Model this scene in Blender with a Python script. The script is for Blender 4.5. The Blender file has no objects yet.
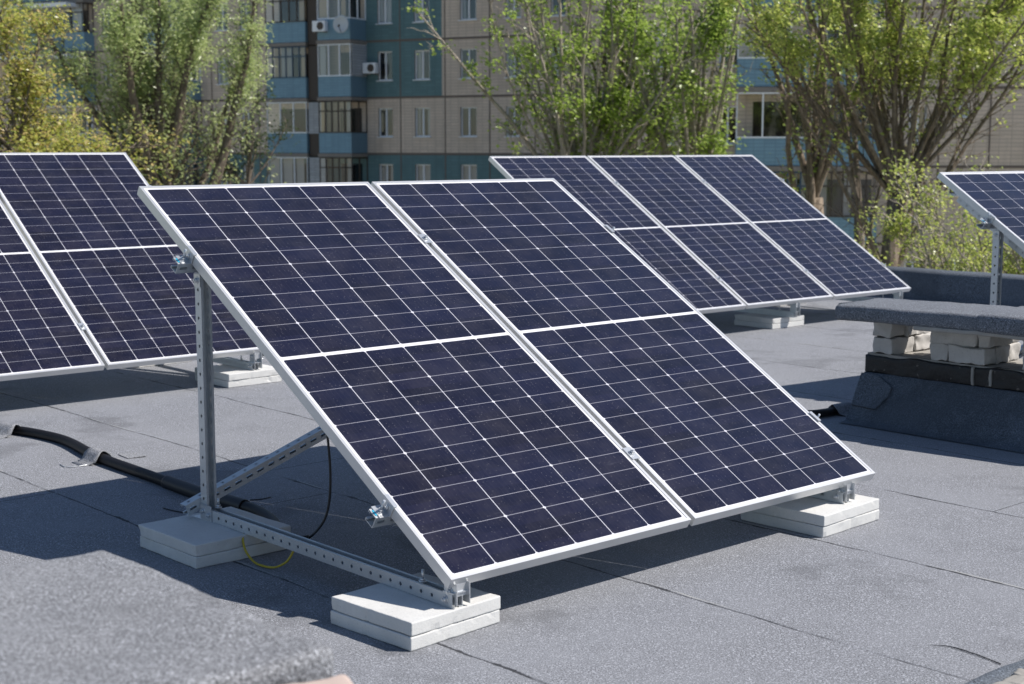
import bpy, bmesh, math, random
from mathutils import Vector, Matrix, noise
R = math.radians
sc = bpy.context.scene
COL = sc.collection
H = 1.409                     # eye height above the roof

# ------------------------------------------------------------------ camera, sky, sun, exposure
cd = bpy.data.cameras.new('camera'); cam = bpy.data.objects.new('camera', cd); COL.objects.link(cam)
cam.location = (0, 0, H)
cam.rotation_euler = (R(90 - 7.551), 0, 0)
cd.sensor_width = 36; cd.lens = 1474.6 * 36 / 1024
cd.clip_start = .1; cd.clip_end = 1500
cd.dof.use_dof = True; cd.dof.focus_distance = 5.5; cd.dof.aperture_fstop = 5.6
sc.camera = cam
AZ, EL = R(92), R(49)
S = Vector((math.sin(AZ) * math.cos(EL), math.cos(AZ) * math.cos(EL), math.sin(EL)))
w = bpy.data.worlds.new('World'); sc.world = w; w.use_nodes = True
nt = w.node_tree; bg = nt.nodes['Background']
sky = nt.nodes.new('ShaderNodeTexSky'); sky.sky_type = 'NISHITA'; sky.sun_disc = False
sky.sun_elevation = EL; sky.sun_rotation = AZ; sky.air_density = 1.0; sky.dust_density = .3; sky.ozone_density = 3.0
nt.links.new(sky.outputs[0], bg.inputs[0]); bg.inputs[1].default_value = .088
sl = bpy.data.lights.new('sun', 'SUN'); sl.energy = 4.9; sl.angle = R(.5); sl.color = (1, .94, .87)
so = bpy.data.objects.new('sun', sl); COL.objects.link(so); so.rotation_euler = (-S).to_track_quat('-Z', 'Y').to_euler()
so.location = (20, 0, 30)
sc.view_settings.view_transform = 'Standard'; sc.view_settings.look = 'None'
sc.view_settings.exposure = .28; sc.view_settings.gamma = 1

# ------------------------------------------------------------------ helpers
class MB:
    def __init__(s): s.v = []; s.f = []; s.m = []; s.sm = []
    def add(s, vs, fs, mi=0, smooth=False):
        b = len(s.v); s.v += [tuple(v) for v in vs]
        for f in fs: s.f.append([b + i for i in f]); s.m.append(mi); s.sm.append(smooth)
    def quad(s, a, b, c, d, mi=0): s.add([a, b, c, d], [(0, 1, 2, 3)], mi)
    def box(s, lo, hi, mi=0, M=None):
        x0, y0, z0 = lo; x1, y1, z1 = hi
        vs = [(x0, y0, z0), (x1, y0, z0), (x1, y1, z0), (x0, y1, z0), (x0, y0, z1), (x1, y0, z1), (x1, y1, z1), (x0, y1, z1)]
        if M is not None: vs = [M @ Vector(v) for v in vs]
        s.add(vs, [(3, 2, 1, 0), (4, 5, 6, 7), (0, 1, 5, 4), (1, 2, 6, 5), (2, 3, 7, 6), (3, 0, 4, 7)], mi)
    def cyl(s, p0, p1, r, n=12, mi=0, r1=None, cap=True):
        s.tube([p0, p1], [r, r if r1 is None else r1], n, mi, cap)
    def tube(s, pts, rad, n=6, mi=0, cap=True):
        pts = [Vector(p) for p in pts]; b = len(s.v); ref = None
        for i, p in enumerate(pts):
            d = (pts[min(i + 1, len(pts) - 1)] - pts[max(i - 1, 0)]).normalized()
            if ref is None:
                ref = Vector((0, 0, 1)) if abs(d.z) < .9 else Vector((1, 0, 0))
            a = (ref - d * ref.dot(d)).normalized(); ref = a; c = d.cross(a)
            for k in range(n):
                t = 2 * math.pi * k / n
                s.v.append(tuple(p + (a * math.cos(t) + c * math.sin(t)) * rad[i]))
        for i in range(len(pts) - 1):
            for k in range(n):
                k2 = (k + 1) % n
                s.f.append([b + i * n + k, b + i * n + k2, b + (i + 1) * n + k2, b + (i + 1) * n + k]); s.m.append(mi); s.sm.append(True)
        if cap:
            s.f.append([b + k for k in reversed(range(n))]); s.m.append(mi); s.sm.append(False)
            e = b + (len(pts) - 1) * n
            s.f.append([e + k for k in range(n)]); s.m.append(mi); s.sm.append(False)
    def build(s, name, mats, parent=None, M=None):
        me = bpy.data.meshes.new(name); me.from_pydata(s.v, [], s.f)
        if not isinstance(mats, (list, tuple)): mats = [mats]
        for m in mats: me.materials.append(m)
        me.polygons.foreach_set('material_index', s.m); me.polygons.foreach_set('use_smooth', s.sm); me.update()
        o = bpy.data.objects.new(name, me); COL.objects.link(o)
        if parent: o.parent = parent
        if M is not None: o.matrix_local = M
        return o
def tag(o, label, cat, group=None):
    o['label'] = label; o['category'] = cat
    if group: o['group'] = group
    return o
def thing(name, label, cat, loc=(0, 0, 0), rz=0, group=None):
    o = bpy.data.objects.new(name, None); COL.objects.link(o); o.empty_display_size = .2
    o.location = loc; o.rotation_euler = (0, 0, rz); return tag(o, label, cat, group)
def struct(o): o['kind'] = 'structure'; return o
def from_bm(bm, name, mats, parent=None, M=None, smooth=False):
    me = bpy.data.meshes.new(name); bm.to_mesh(me); bm.free()
    if not isinstance(mats, (list, tuple)): mats = [mats]
    for m in mats: me.materials.append(m)
    for p in me.polygons: p.use_smooth = smooth
    o = bpy.data.objects.new(name, me); COL.objects.link(o)
    if parent: o.parent = parent
    if M is not None: o.matrix_local = M
    return o
def rough_bm(sx, sy, sz, cell=.05, bev=.01, amp=.004, freq=8, seed=0, seg=3):
    """box 0..sx,0..sy,0..sz, rounded edges, evenly cut, slightly uneven"""
    def ticks(L):
        n = max(1, round((L - 2 * bev) / cell)); a = [bev * (1 - math.cos(math.pi / 2 * i / seg)) for i in range(seg)]
        return a + [bev + (L - 2 * bev) * i / n for i in range(n + 1)] + [L - x for x in reversed(a)]
    T = [ticks(sx), ticks(sy), ticks(sz)]; dims = (sx, sy, sz); vs = {}; bm = bmesh.new()
    def V(i, j, k):
        key = (i, j, k)
        if key in vs: return vs[key]
        p = Vector((T[0][i], T[1][j], T[2][k]))
        q = Vector([min(max(p[a], bev), dims[a] - bev) for a in range(3)])
        d = p - q
        if d.length > 1e-9: d = d.normalized() * bev
        p = q + d
        o = Vector((seed * 7.3, seed * 3.1, seed))
        p += noise.noise_vector(p * freq + o) * amp + noise.noise_vector(p * freq * 4 + o) * amp * .3
        vs[key] = bm.verts.new(p); return vs[key]
    nx, ny, nz = [len(t) - 1 for t in T]
    def face(*k):
        try: bm.faces.new([V(*a) for a in k])
        except ValueError: pass
    for i in range(nx):
        for j in range(ny):
            face((i, j, 0), (i, j + 1, 0), (i + 1, j + 1, 0), (i + 1, j, 0)); face((i, j, nz), (i + 1, j, nz), (i + 1, j + 1, nz), (i, j + 1, nz))
    for i in range(nx):
        for k in range(nz):
            face((i, 0, k), (i + 1, 0, k), (i + 1, 0, k + 1), (i, 0, k + 1)); face((i, ny, k), (i, ny, k + 1), (i + 1, ny, k + 1), (i + 1, ny, k))
    for j in range(ny):
        for k in range(nz):
            face((0, j, k), (0, j, k + 1), (0, j + 1, k + 1), (0, j + 1, k)); face((nx, j, k), (nx, j + 1, k), (nx, j + 1, k + 1), (nx, j, k + 1))
    return bm

# ------------------------------------------------------------------ materials
def mat(name, col=(.5, .5, .5), rough=.6, metal=0, spec=.5):
    m = bpy.data.materials.new(name); m.use_nodes = True
    p = m.node_tree.nodes['Principled BSDF']
    p.inputs['Base Color'].default_value = (*col, 1); p.inputs['Roughness'].default_value = rough
    p.inputs['Metallic'].default_value = metal; p.inputs['Specular IOR Level'].default_value = spec
    return m
class G:
    """tiny node-graph writer"""
    def __init__(s, m): s.t = m.node_tree; s.p = s.t.nodes['Principled BSDF']; s.out = s.t.nodes['Material Output']
    def n(s, typ, ins=(), **kw):
        d = s.t.nodes.new(typ)
        for k, v in kw.items(): setattr(d, k, v)
        for k, v in (ins.items() if isinstance(ins, dict) else enumerate(ins)):
            if v is None: continue
            if hasattr(v, 'is_output'): s.t.links.new(v, d.inputs[k])
            else: d.inputs[k].default_value = v
        return d
    def m(s, op, a, b=None, c=None): return s.n('ShaderNodeMath', [a, b, c], operation=op).outputs[0]
    def mix(s, f, a, b):
        d = s.n('ShaderNodeMix', data_type='RGBA')
        for k, v in ((0, f), (6, a), (7, b)):
            if hasattr(v, 'is_output'): s.t.links.new(v, d.inputs[k])
            else: d.inputs[k].default_value = v if k == 0 else (*v, 1)
        return d.outputs[2]
    def obj(s): return s.n('ShaderNodeTexCoord').outputs['Object']
    def noise(s, vec, scale, det=2, rough=.5): return s.n('ShaderNodeTexNoise', {'Vector': vec, 'Scale': scale, 'Detail': det, 'Roughness': rough}).outputs[0]
    def ramp(s, f, a, b): return s.n('ShaderNodeMapRange', {0: f, 1: a, 2: b}).outputs[0]
    def xyz(s, v): return s.n('ShaderNodeSeparateXYZ', [v]).outputs
    def set(s, k, o): s.t.links.new(o, s.p.inputs[k])
    def bump(s, h, strength, dist=.01):
        b = s.n('ShaderNodeBump', {'Strength': strength, 'Distance': dist, 'Height': h}); s.set('Normal', b.outputs[0])

PSI = .7313
def felt_mat(name, seams=False, base=.15, tint=(1, 1.03, 1.1)):
    m = mat(name, rough=.85, spec=.35); g = G(m); P = g.obj()
    fine = g.noise(P, 215, 2, .75); mid = g.noise(P, 170, 1, .6); big = g.noise(P, 1.6, 4, .6); pat = g.noise(P, 7, 4, .65)
    v = g.n('ShaderNodeTexVoronoi', {'Vector': P, 'Scale': 260}); spk = g.xyz(v.outputs['Color'])[0]
    f = g.m('ADD', g.m('MULTIPLY', g.ramp(fine, .34, .66), .65), g.m('MULTIPLY', g.ramp(mid, .34, .66), .35))
    def c(k): return tuple(base * k * t for t in tint)
    col = g.mix(f, c(.02), c(2.05))
    col = g.mix(g.m('MULTIPLY', g.ramp(spk, .84, .97), .6), col, c(3.2))
    col = g.mix(g.m('MULTIPLY', g.ramp(big, .4, .65), .5), col, c(1.4))
    col = g.mix(g.m('MULTIPLY', g.ramp(pat, .56, .75), .3), col, c(.62))
    stain = g.noise(g.n('ShaderNodeMapping', {0: P, 3: (1, 1, 1)}).outputs[0], .9, 6, .62)
    col = g.mix(g.m('MULTIPLY', g.m('MULTIPLY', g.ramp(stain, .55, .6), g.m('SUBTRACT', 1, g.ramp(stain, .6, .72))), .45), col, c(.5))
    col = g.mix(g.m('MULTIPLY', g.ramp(g.noise(P, 2.7, 5, .75), .64, .7), .3), col, c(2.1))
    hgt = g.m('ADD', fine, g.m('MULTIPLY', pat, .5))
    if seams:
        mp = g.n('ShaderNodeMapping', {0: P}); mp.inputs['Rotation'].default_value = (0, 0, -PSI)
        X = g.xyz(mp.outputs[0])
        wob = g.m('MULTIPLY', g.m('SUBTRACT', g.noise(mp.outputs[0], .9, 4, .6), .5), .09)
        u = g.m('ADD', g.m('SUBTRACT', X[0], 3.42 - .86 * 40), wob)
        k = g.m('DIVIDE', u, .86); fr = g.m('FRACT', k)
        d = g.m('MULTIPLY', g.m('MINIMUM', fr, g.m('SUBTRACT', 1, fr)), .86)
        line = g.m('SUBTRACT', 1, g.ramp(g.m('SUBTRACT', d, g.m('MULTIPLY', g.ramp(g.noise(P, 9, 4, .7), .5, .8), .014)), .001, .005))
        brk = g.noise(mp.outputs[0], 2.2, 3, .7)
        dark = g.m('MULTIPLY', line, g.ramp(brk, .38, .5))
        d2 = g.m('ABSOLUTE', g.m('SUBTRACT', g.m('MULTIPLY', fr, .86), .012))
        white = g.m('MULTIPLY', g.m('SUBTRACT', 1, g.ramp(d2, .002, .005)), g.ramp(g.noise(mp.outputs[0], 1.1, 4, .6), .55, .62))
        strip = g.n('ShaderNodeTexWhiteNoise', [g.m('FLOOR', k)], noise_dimensions='1D')
        # white noise 1D takes W
        g.t.links.new(g.m('FLOOR', k), strip.inputs['W'])
        col = g.mix(g.m('MULTIPLY', strip.outputs[0], .22), col, c(1.5))
        # end joints of the rolls, staggered from strip to strip
        y = g.m('FRACT', g.m('DIVIDE', g.m('ADD', X[1], g.m('MULTIPLY', strip.outputs[0], 6.)), 6.3))
        endl = g.m('SUBTRACT', 1, g.ramp(g.m('MULTIPLY', y, 6.3), .003, .007))
        col = g.mix(g.m('MULTIPLY', g.m('MAXIMUM', dark, endl), .85), col, (.012, .013, .016))
        col = g.mix(g.m('MULTIPLY', white, .75), col, (.42, .42, .4))
        hgt = g.m('ADD', hgt, g.m('MULTIPLY', g.ramp(fr, 0, .012), 1.2))
    g.set('Base Color', col); g.bump(hgt, .55, .004); return m
felt_roof = felt_mat('roof_felt', True, .192, (.965, 1.0, 1.09))
felt_dark = felt_mat('dark_felt', False, .1, (.86, 1.0, 1.2))
felt_hump = felt_mat('worn_felt', False, .18, (.97, 1.0, 1.07))
felt_patch = felt_mat('patch_felt', False, .2)

def strut_mat():
    m = mat('galvanised_strut', (.5, .53, .55), .38, .6); g = G(m); P = g.obj(); X = g.xyz(P)
    c = g.mix(g.noise(P, 12, 3, .6), (.5, .53, .55), (.66, .68, .7))
    g.set('Base Color', c)
    fx = g.m('MULTIPLY', g.m('SUBTRACT', g.m('FRACT', g.m('DIVIDE', X[0], .05)), .5), .05)
    side = g.m('MULTIPLY', g.m('GREATER_THAN', g.m('ABSOLUTE', X[1]), .017), g.m('LESS_THAN', g.m('SQRT', g.m('ADD', g.m('MULTIPLY', fx, fx), g.m('MULTIPLY', X[2], X[2]))), .0058))
    back = g.m('MULTIPLY', g.m('LESS_THAN', X[2], -.017), g.m('MULTIPLY', g.m('LESS_THAN', g.m('ABSOLUTE', fx), .014), g.m('LESS_THAN', g.m('ABSOLUTE', X[1]), .0055)))
    hole = g.m('MAXIMUM', side, back)
    tr = g.n('ShaderNodeBsdfTransparent'); mx = g.n('ShaderNodeMixShader', [hole, g.p.outputs[0], tr.outputs[0]])
    g.t.links.new(mx.outputs[0], g.out.inputs[0]); return m
M_strut = strut_mat()
M_galv = mat('galvanised_fitting', (.62, .64, .66), .32, .7)
M_bolt = mat('zinc_bolt', (.7, .7, .66), .3, .9)
M_blue = mat('cyan_sticker', (.03, .42, .62), .4)
def alu():
    m = mat('anodised_aluminium', (.8, .8, .8), .36, .6); g = G(m); P = g.obj()
    g.set('Base Color', g.mix(g.noise(P, 14, 4, .6), (.6, .61, .62), (.72, .72, .72)))
    return m
M_alu = alu()
M_back = mat('white_backsheet', (.75, .75, .75), .5)
PW, PL, GAP = 1.038, 2.094, .02
def cell_mat():
    m = mat('solar_cells', rough=.12, spec=.34); g = G(m); P = g.obj(); X = g.xyz(P)
    mg = .021; cw = (PW - 2 * mg) / 6
    a = g.m('DIVIDE', g.m('SUBTRACT', X[0], mg), cw)
    fx = g.m('MULTIPLY', g.m('SUBTRACT', .5, g.m('ABSOLUTE', g.m('SUBTRACT', g.m('FRACT', a), .5))), cw)
    hl = (PL / 2 - mg - .0075); ch = hl / 12
    yc = g.m('ABSOLUTE', g.m('ADD', X[1], PL / 2)); yy = g.m('SUBTRACT', yc, .0075)
    b = g.m('DIVIDE', yy, ch)
    fy = g.m('MULTIPLY', g.m('SUBTRACT', .5, g.m('ABSOLUTE', g.m('SUBTRACT', g.m('FRACT', b), .5))), ch)
    b2 = g.m('DIVIDE', yy, ch * 2)
    fy2 = g.m('MULTIPLY', g.m('SUBTRACT', .5, g.m('ABSOLUTE', g.m('SUBTRACT', g.m('FRACT', b2), .5))), ch * 2)
    lx = g.m('LESS_THAN', fx, .0014); ly = g.m('LESS_THAN', fy, .0011)
    dia = g.m('LESS_THAN', g.m('ADD', fx, fy2), .0075)
    edge = g.m('MAXIMUM', g.m('LESS_THAN', yy, 0), g.m('GREATER_THAN', yc, PL / 2 - mg))
    edge = g.m('MAXIMUM', edge, g.m('GREATER_THAN', g.m('ABSOLUTE', g.m('SUBTRACT', X[0], PW / 2)), PW / 2 - mg))
    # nine thin busbars per cell, hair-fine
    bb = g.m('ABSOLUTE', g.m('SUBTRACT', g.m('FRACT', g.m('MULTIPLY', a, 9)), .5)); bus = g.m('LESS_THAN', bb, .022)
    ci = g.n('ShaderNodeCombineXYZ', [g.m('FLOOR', a), g.m('FLOOR', g.m('DIVIDE', X[1], ch)), g.n('ShaderNodeObjectInfo').outputs['Random']]).outputs[0]
    wn = g.n('ShaderNodeTexWhiteNoise', {0: ci}).outputs[0]
    c = g.mix(wn, (.0065, .006, .014), (.010, .0095, .025))
    c = g.mix(g.m('MULTIPLY', g.ramp(g.noise(P, 3, 4), .35, .7), .5), c, (.011, .014, .038))
    c = g.mix(g.m('MULTIPLY', bus, .06), c, (.25, .25, .3))
    c = g.mix(g.m('MULTIPLY', ly, .48), c, (.55, .55, .62))
    c = g.mix(g.m('MULTIPLY', g.m('MAXIMUM', lx, dia), .8), c, (.72, .72, .78))
    c = g.mix(edge, c, (.72, .72, .74))
    sp = g.n('ShaderNodeTexVoronoi', {'Vector': P, 'Scale': 130}); r = g.xyz(sp.outputs['Color'])[0]
    dust = g.m('MULTIPLY', g.m('GREATER_THAN', r, .86), g.m('LESS_THAN', sp.outputs['Distance'], .28))
    c = g.mix(g.m('MULTIPLY', dust, .1), c, (.45, .43, .45))
    film = g.m('ADD', .004, g.m('MULTIPLY', g.ramp(g.noise(P, 7, 5, .7), .42, .8), .035))
    c = g.mix(film, c, (.5, .45, .45))
    sm = g.m('MULTIPLY', g.ramp(g.noise(g.n('ShaderNodeMapping', {0: P, 3: (2, 14, 1)}).outputs[0], 4, 3, .6), .66, .78), .06)
    c = g.mix(sm, c, (.5, .5, .55))
    g.set('Base Color', c)
    g.set('Roughness', g.m('ADD', .1, g.m('MULTIPLY', g.noise(P, 5, 4), .12)))
    return m
M_cell = cell_mat()
def concrete(name, c0, c1, sc_=1):
    m = mat(name, rough=.85, spec=.3); g = G(m); P = g.obj()
    c = g.mix(g.noise(P, 5 * sc_, 6, .65), c0, c1)
    c = g.mix(g.m('MULTIPLY', g.ramp(g.noise(P, 130, 3, .7), .6, .7), .5), c, tuple(x * .55 for x in c0))
    c = g.mix(g.m('MULTIPLY', g.ramp(g.noise(P, 2.3, 5, .7), .55, .75), .4), c, tuple(x * .72 for x in c0))
    g.set('Base Color', c); g.bump(g.noise(P, 90, 4, .7), .35, .003); return m
M_paver = concrete('white_concrete', (.5, .5, .49), (.72, .72, .7), 1.6)
M_brick = concrete('silicate_brick', (.4, .385, .365), (.58, .565, .54), 3)
M_mortar = concrete('mortar', (.25, .24, .22), (.38, .36, .33), 3)
M_bit = mat('bitumen_paint', (.008, .008, .009), .5); g = G(M_bit); g.bump(g.noise(g.obj(), 40, 4), .5, .01); g.set('Base Color', g.mix(g.ramp(g.noise(g.obj(), 26, 5, .7), .62, .66), (.007, .007, .008), (.12, .11, .1)))
M_rubber = mat('black_rubber', (.014, .014, .016), .5)
M_pipe = mat('black_conduit', (.009, .0085, .009), .5, 0, .35)
M_yel = mat('yellow_wire', (.5, .38, .03), .5)

# ------------------------------------------------------------------ setting: ground, roof deck
gm = mat('ground_mix', rough=.95); g = G(gm); P = g.obj()
c = g.mix(g.ramp(g.noise(P, .12, 5, .6), .4, .6), (.26, .24, .17), (.48, .44, .38)); g.set('Base Color', g.mix(g.noise(P, 3, 4), c, (.24, .24, .17)))  # unseen ground, coloured pale so it bounces sunlight onto the flats
GZ = -8.0
mb = MB(); mb.quad((-600, -300, GZ), (600, -300, GZ), (600, 900, GZ), (-600, 900, GZ)); struct(mb.build('ground', gm))
U = Vector((math.cos(PSI), math.sin(PSI), 0)); HV = Vector((math.sin(PSI), -math.cos(PSI), 0)); Z = Vector((0, 0, 1))
E0 = Vector((4.59, 13.2, 0)); CORN = E0 - HV * 5.0 + U * .0
a = CORN; b = CORN + HV * 34; c_ = b - U * 26; d_ = CORN - U * 26
M_wall = concrete('roof_edge_wall', (.3, .29, .27), (.4, .38, .35), .3)
mb = MB(); P4 = [a, b, c_, d_]
mb.quad(*[p for p in (d_, c_, b, a)], 0)
for i in range(4):
    p, q = P4[i], P4[(i + 1) % 4]; mb.quad(p, q, q + Z * GZ, p + Z * GZ, 1)
struct(mb.build('roof_deck', [felt_roof, M_wall]))
# parapets: felt dressed upstands on the far right and far sides
def along(p, d, w):  # matrix with x along d
    d = d.normalized(); y = Z.cross(d); return Matrix(((d.x, y.x, 0, p.x), (d.y, y.y, 0, p.y), (0, 0, 1, p.z), (0, 0, 0, 1)))
def parapet(p, d, L, label):
    mb = MB(); n = int(L / .15); prof = [(-.16, 0), (-.06, .012), (-.012, .05), (0, .11), (.004, .225), (.03, .262), (.09, .272), (.3, .268), (.33, .24), (.34, -1)]
    vs = []
    for i in range(n + 1):
        x = L * i / n
        for (y, z) in prof:
            k = noise.noise(Vector((x * 1.7, y * 5, z * 9))) * .012
            vs.append((x, y + k, z + k * .8 if z > .004 else z + (.003 if z >= 0 else 0)))
    m_ = len(prof); fs = [(i * m_ + j, (i + 1) * m_ + j, (i + 1) * m_ + j + 1, i * m_ + j + 1) for i in range(n) for j in range(m_ - 1)]
    mb.add(vs, fs, 0, True)
    o = mb.build('parapet', felt_dark, None, along(p, d, 0)); return tag(o, label, 'parapet')
parapet(E0 + HV * 12, -HV, 17.4, 'low dark felt covered parapet along the right edge of the roof')
# second side: runs from the corner along -U ; inside face must look back on to the roof
o = parapet(CORN - U * 24 + Z * 0, U, 24.3, 'low felt covered parapet along the far edge of the roof behind the panels')
# the U direction profile needs its inner side on the right hand: mirror it
o.matrix_local = along(CORN - U * 24, U, 0)

# ------------------------------------------------------------------ solar arrays
def strut(name, p0, p1, opn, parent, wd=.041, hd=.041, mats=None):
    p0, p1, opn = Vector(p0), Vector(p1), Vector(opn)
    x = (p1 - p0); L = x.length; x.normalize(); z = (opn - x * opn.dot(x)).normalized(); y = z.cross(x)
    M = Matrix(((x.x, y.x, z.x, p0.x), (x.y, y.y, z.y, p0.y), (x.z, y.z, z.z, p0.z), (0, 0, 0, 1)))
    a, b, t, l = wd / 2, hd / 2, .0025, .009
    mb = MB()
    mb.box((0, -a, -b), (L, a, -b + t)); mb.box((0, -a, -b + t), (L, -a + t, b)); mb.box((0, a - t, -b + t), (L, a, b))
    mb.box((0, -a + t, b - t), (L, -a + l, b)); mb.box((0, a - l, b - t), (L, a - t, b))
    mb.box((0, -a + l - t, b - .009), (L, -a + l, b - t)); mb.box((0, a - l, b - .009), (L, a - l + t, b - t))
    return mb.build(name, mats or M_strut, parent, M)
def hexbolt(mb, p, d, r=.0085, h=.007, shank=0, mi=0):
    p = Vector(p); d = Vector(d).normalized(); mb.cyl(p - d * .002, p + d * .002, r * 1.5, 14, mi); mb.cyl(p + d * .002, p + d * (h + .002), r, 6, mi)
    mb.cyl(p + d * (h + .002), p + d * (h + .006 + shank), r * .5, 10, mi)
panel_proto = {}
def make_panel(root, x0, Hz, tau):
    """one framed panel, local x along width, -y down the slope, z normal"""
    M = Matrix.Translation((x0, 0, Hz)) @ Matrix.Rotation(tau, 4, 'X')
    if 'g' not in panel_proto:
        mb = MB(); i = .004; z1, z0 = -.0022, -.0075
        mb.quad((i, -PL + i, z1), (PW - i, -PL + i, z1), (PW - i, -i, z1), (i, -i, z1), 0)
        mb.quad((i, -i, z0), (PW - i, -i, z0), (PW - i, -PL + i, z0), (i, -PL + i, z0), 1)
        mb.box((PW / 2 - .05, -PL / 2 - .03, z0 - .018), (PW / 2 + .05, -PL / 2 + .03, z0 - .001), 2)
        gl = mb.build('solar_panel', [M_cell, M_back, M_rubber], root, M)
        mb = MB(); l, d = .0115, .035
        for (lo, hi) in (((0, -PL, 0), (l, 0, 0)), ((PW - l, -PL, 0), (PW, 0, 0)), ((l, -l, 0), (PW - l, 0, 0)), ((l, -PL, 0), (PW - l, -PL + l, 0))):
            mb.box((lo[0], lo[1], -.002), (hi[0], hi[1], 0.0))       # top lip
        t = .0022
        for (lo, hi) in (((0, -PL), (t, 0)), ((PW - t, -PL), (PW, 0)), ((t, -t), (PW - t, 0)), ((t, -PL), (PW - t, -PL + t))):
            mb.box((lo[0], lo[1], -d), (hi[0], hi[1], -.002))        # outer web
        q = .028
        for (lo, hi) in (((t, -PL + q), (q, -q)), ((PW - q, -PL + q), (PW - t, -q)), ((t, -q), (PW - t, -t)), ((t, -PL + t), (PW - t, -PL + q))):
            mb.box((lo[0], lo[1], -d), (hi[0], hi[1], -d + .002))    # bottom flange
        fr = mb.build('panel_frame', M_alu, gl)
        panel_proto['g'] = gl; panel_proto['f'] = fr; return gl
    gl = panel_proto['g'].copy(); COL.objects.link(gl); gl.parent = root; gl.matrix_local = M
    fr = panel_proto['f'].copy(); COL.objects.link(fr); fr.parent = gl; return gl
paver_proto = None
rnd = random.Random(5)
def paver(pos, rz, size, z, label, seed):
    global paver_proto
    if paver_proto is None:
        paver_proto = []
        for k in range(3):
            bm = rough_bm(.4, .4, .0405, .02, .004, .0013, 9, k, 2); bmesh.ops.translate(bm, vec=(-.2, -.2, 0), verts=bm.verts)
            # chipped lower/upper arrises
            for v in bm.verts:
                e = max(abs(v.co.x), abs(v.co.y))
                if e > .194:
                    n_ = noise.noise(v.co * 22 + Vector((k * 5, 0, 0)))
                    if n_ > .3: v.co.x *= 1 - (n_ - .3) * .06; v.co.y *= 1 - (n_ - .3) * .06
            o = from_bm(bm, 'concrete_paver', M_paver, smooth=False); paver_proto.append(o.data); bpy.data.objects.remove(o)
    o = bpy.data.objects.new('concrete_paver', paver_proto[seed % 3]); COL.objects.link(o)
    o.location = (pos.x, pos.y, z); o.rotation_euler = (0, 0, rz + (seed % 2) * math.pi); o.scale = (size / .4, size / .4, 1)
    return tag(o, label, 'paver', 'white concrete pavers that hold the solar arrays down')
def paver_stack(root_loc, rz, x, y, size, rot, who, seed):
    c = Matrix.Translation(root_loc) @ Matrix.Rotation(rz, 4, 'Z') @ Vector((x, y, 0))
    for k in range(2):
        j = Vector((rnd.uniform(-.003, .003), rnd.uniform(-.003, .003), 0))
        paver(c + j, rz + rot + rnd.uniform(-.01, .01), size, .001 + .0418 * k, f"{('lower', 'upper')[k]} white paver of the stack under the {who}", seed + k)

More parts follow.
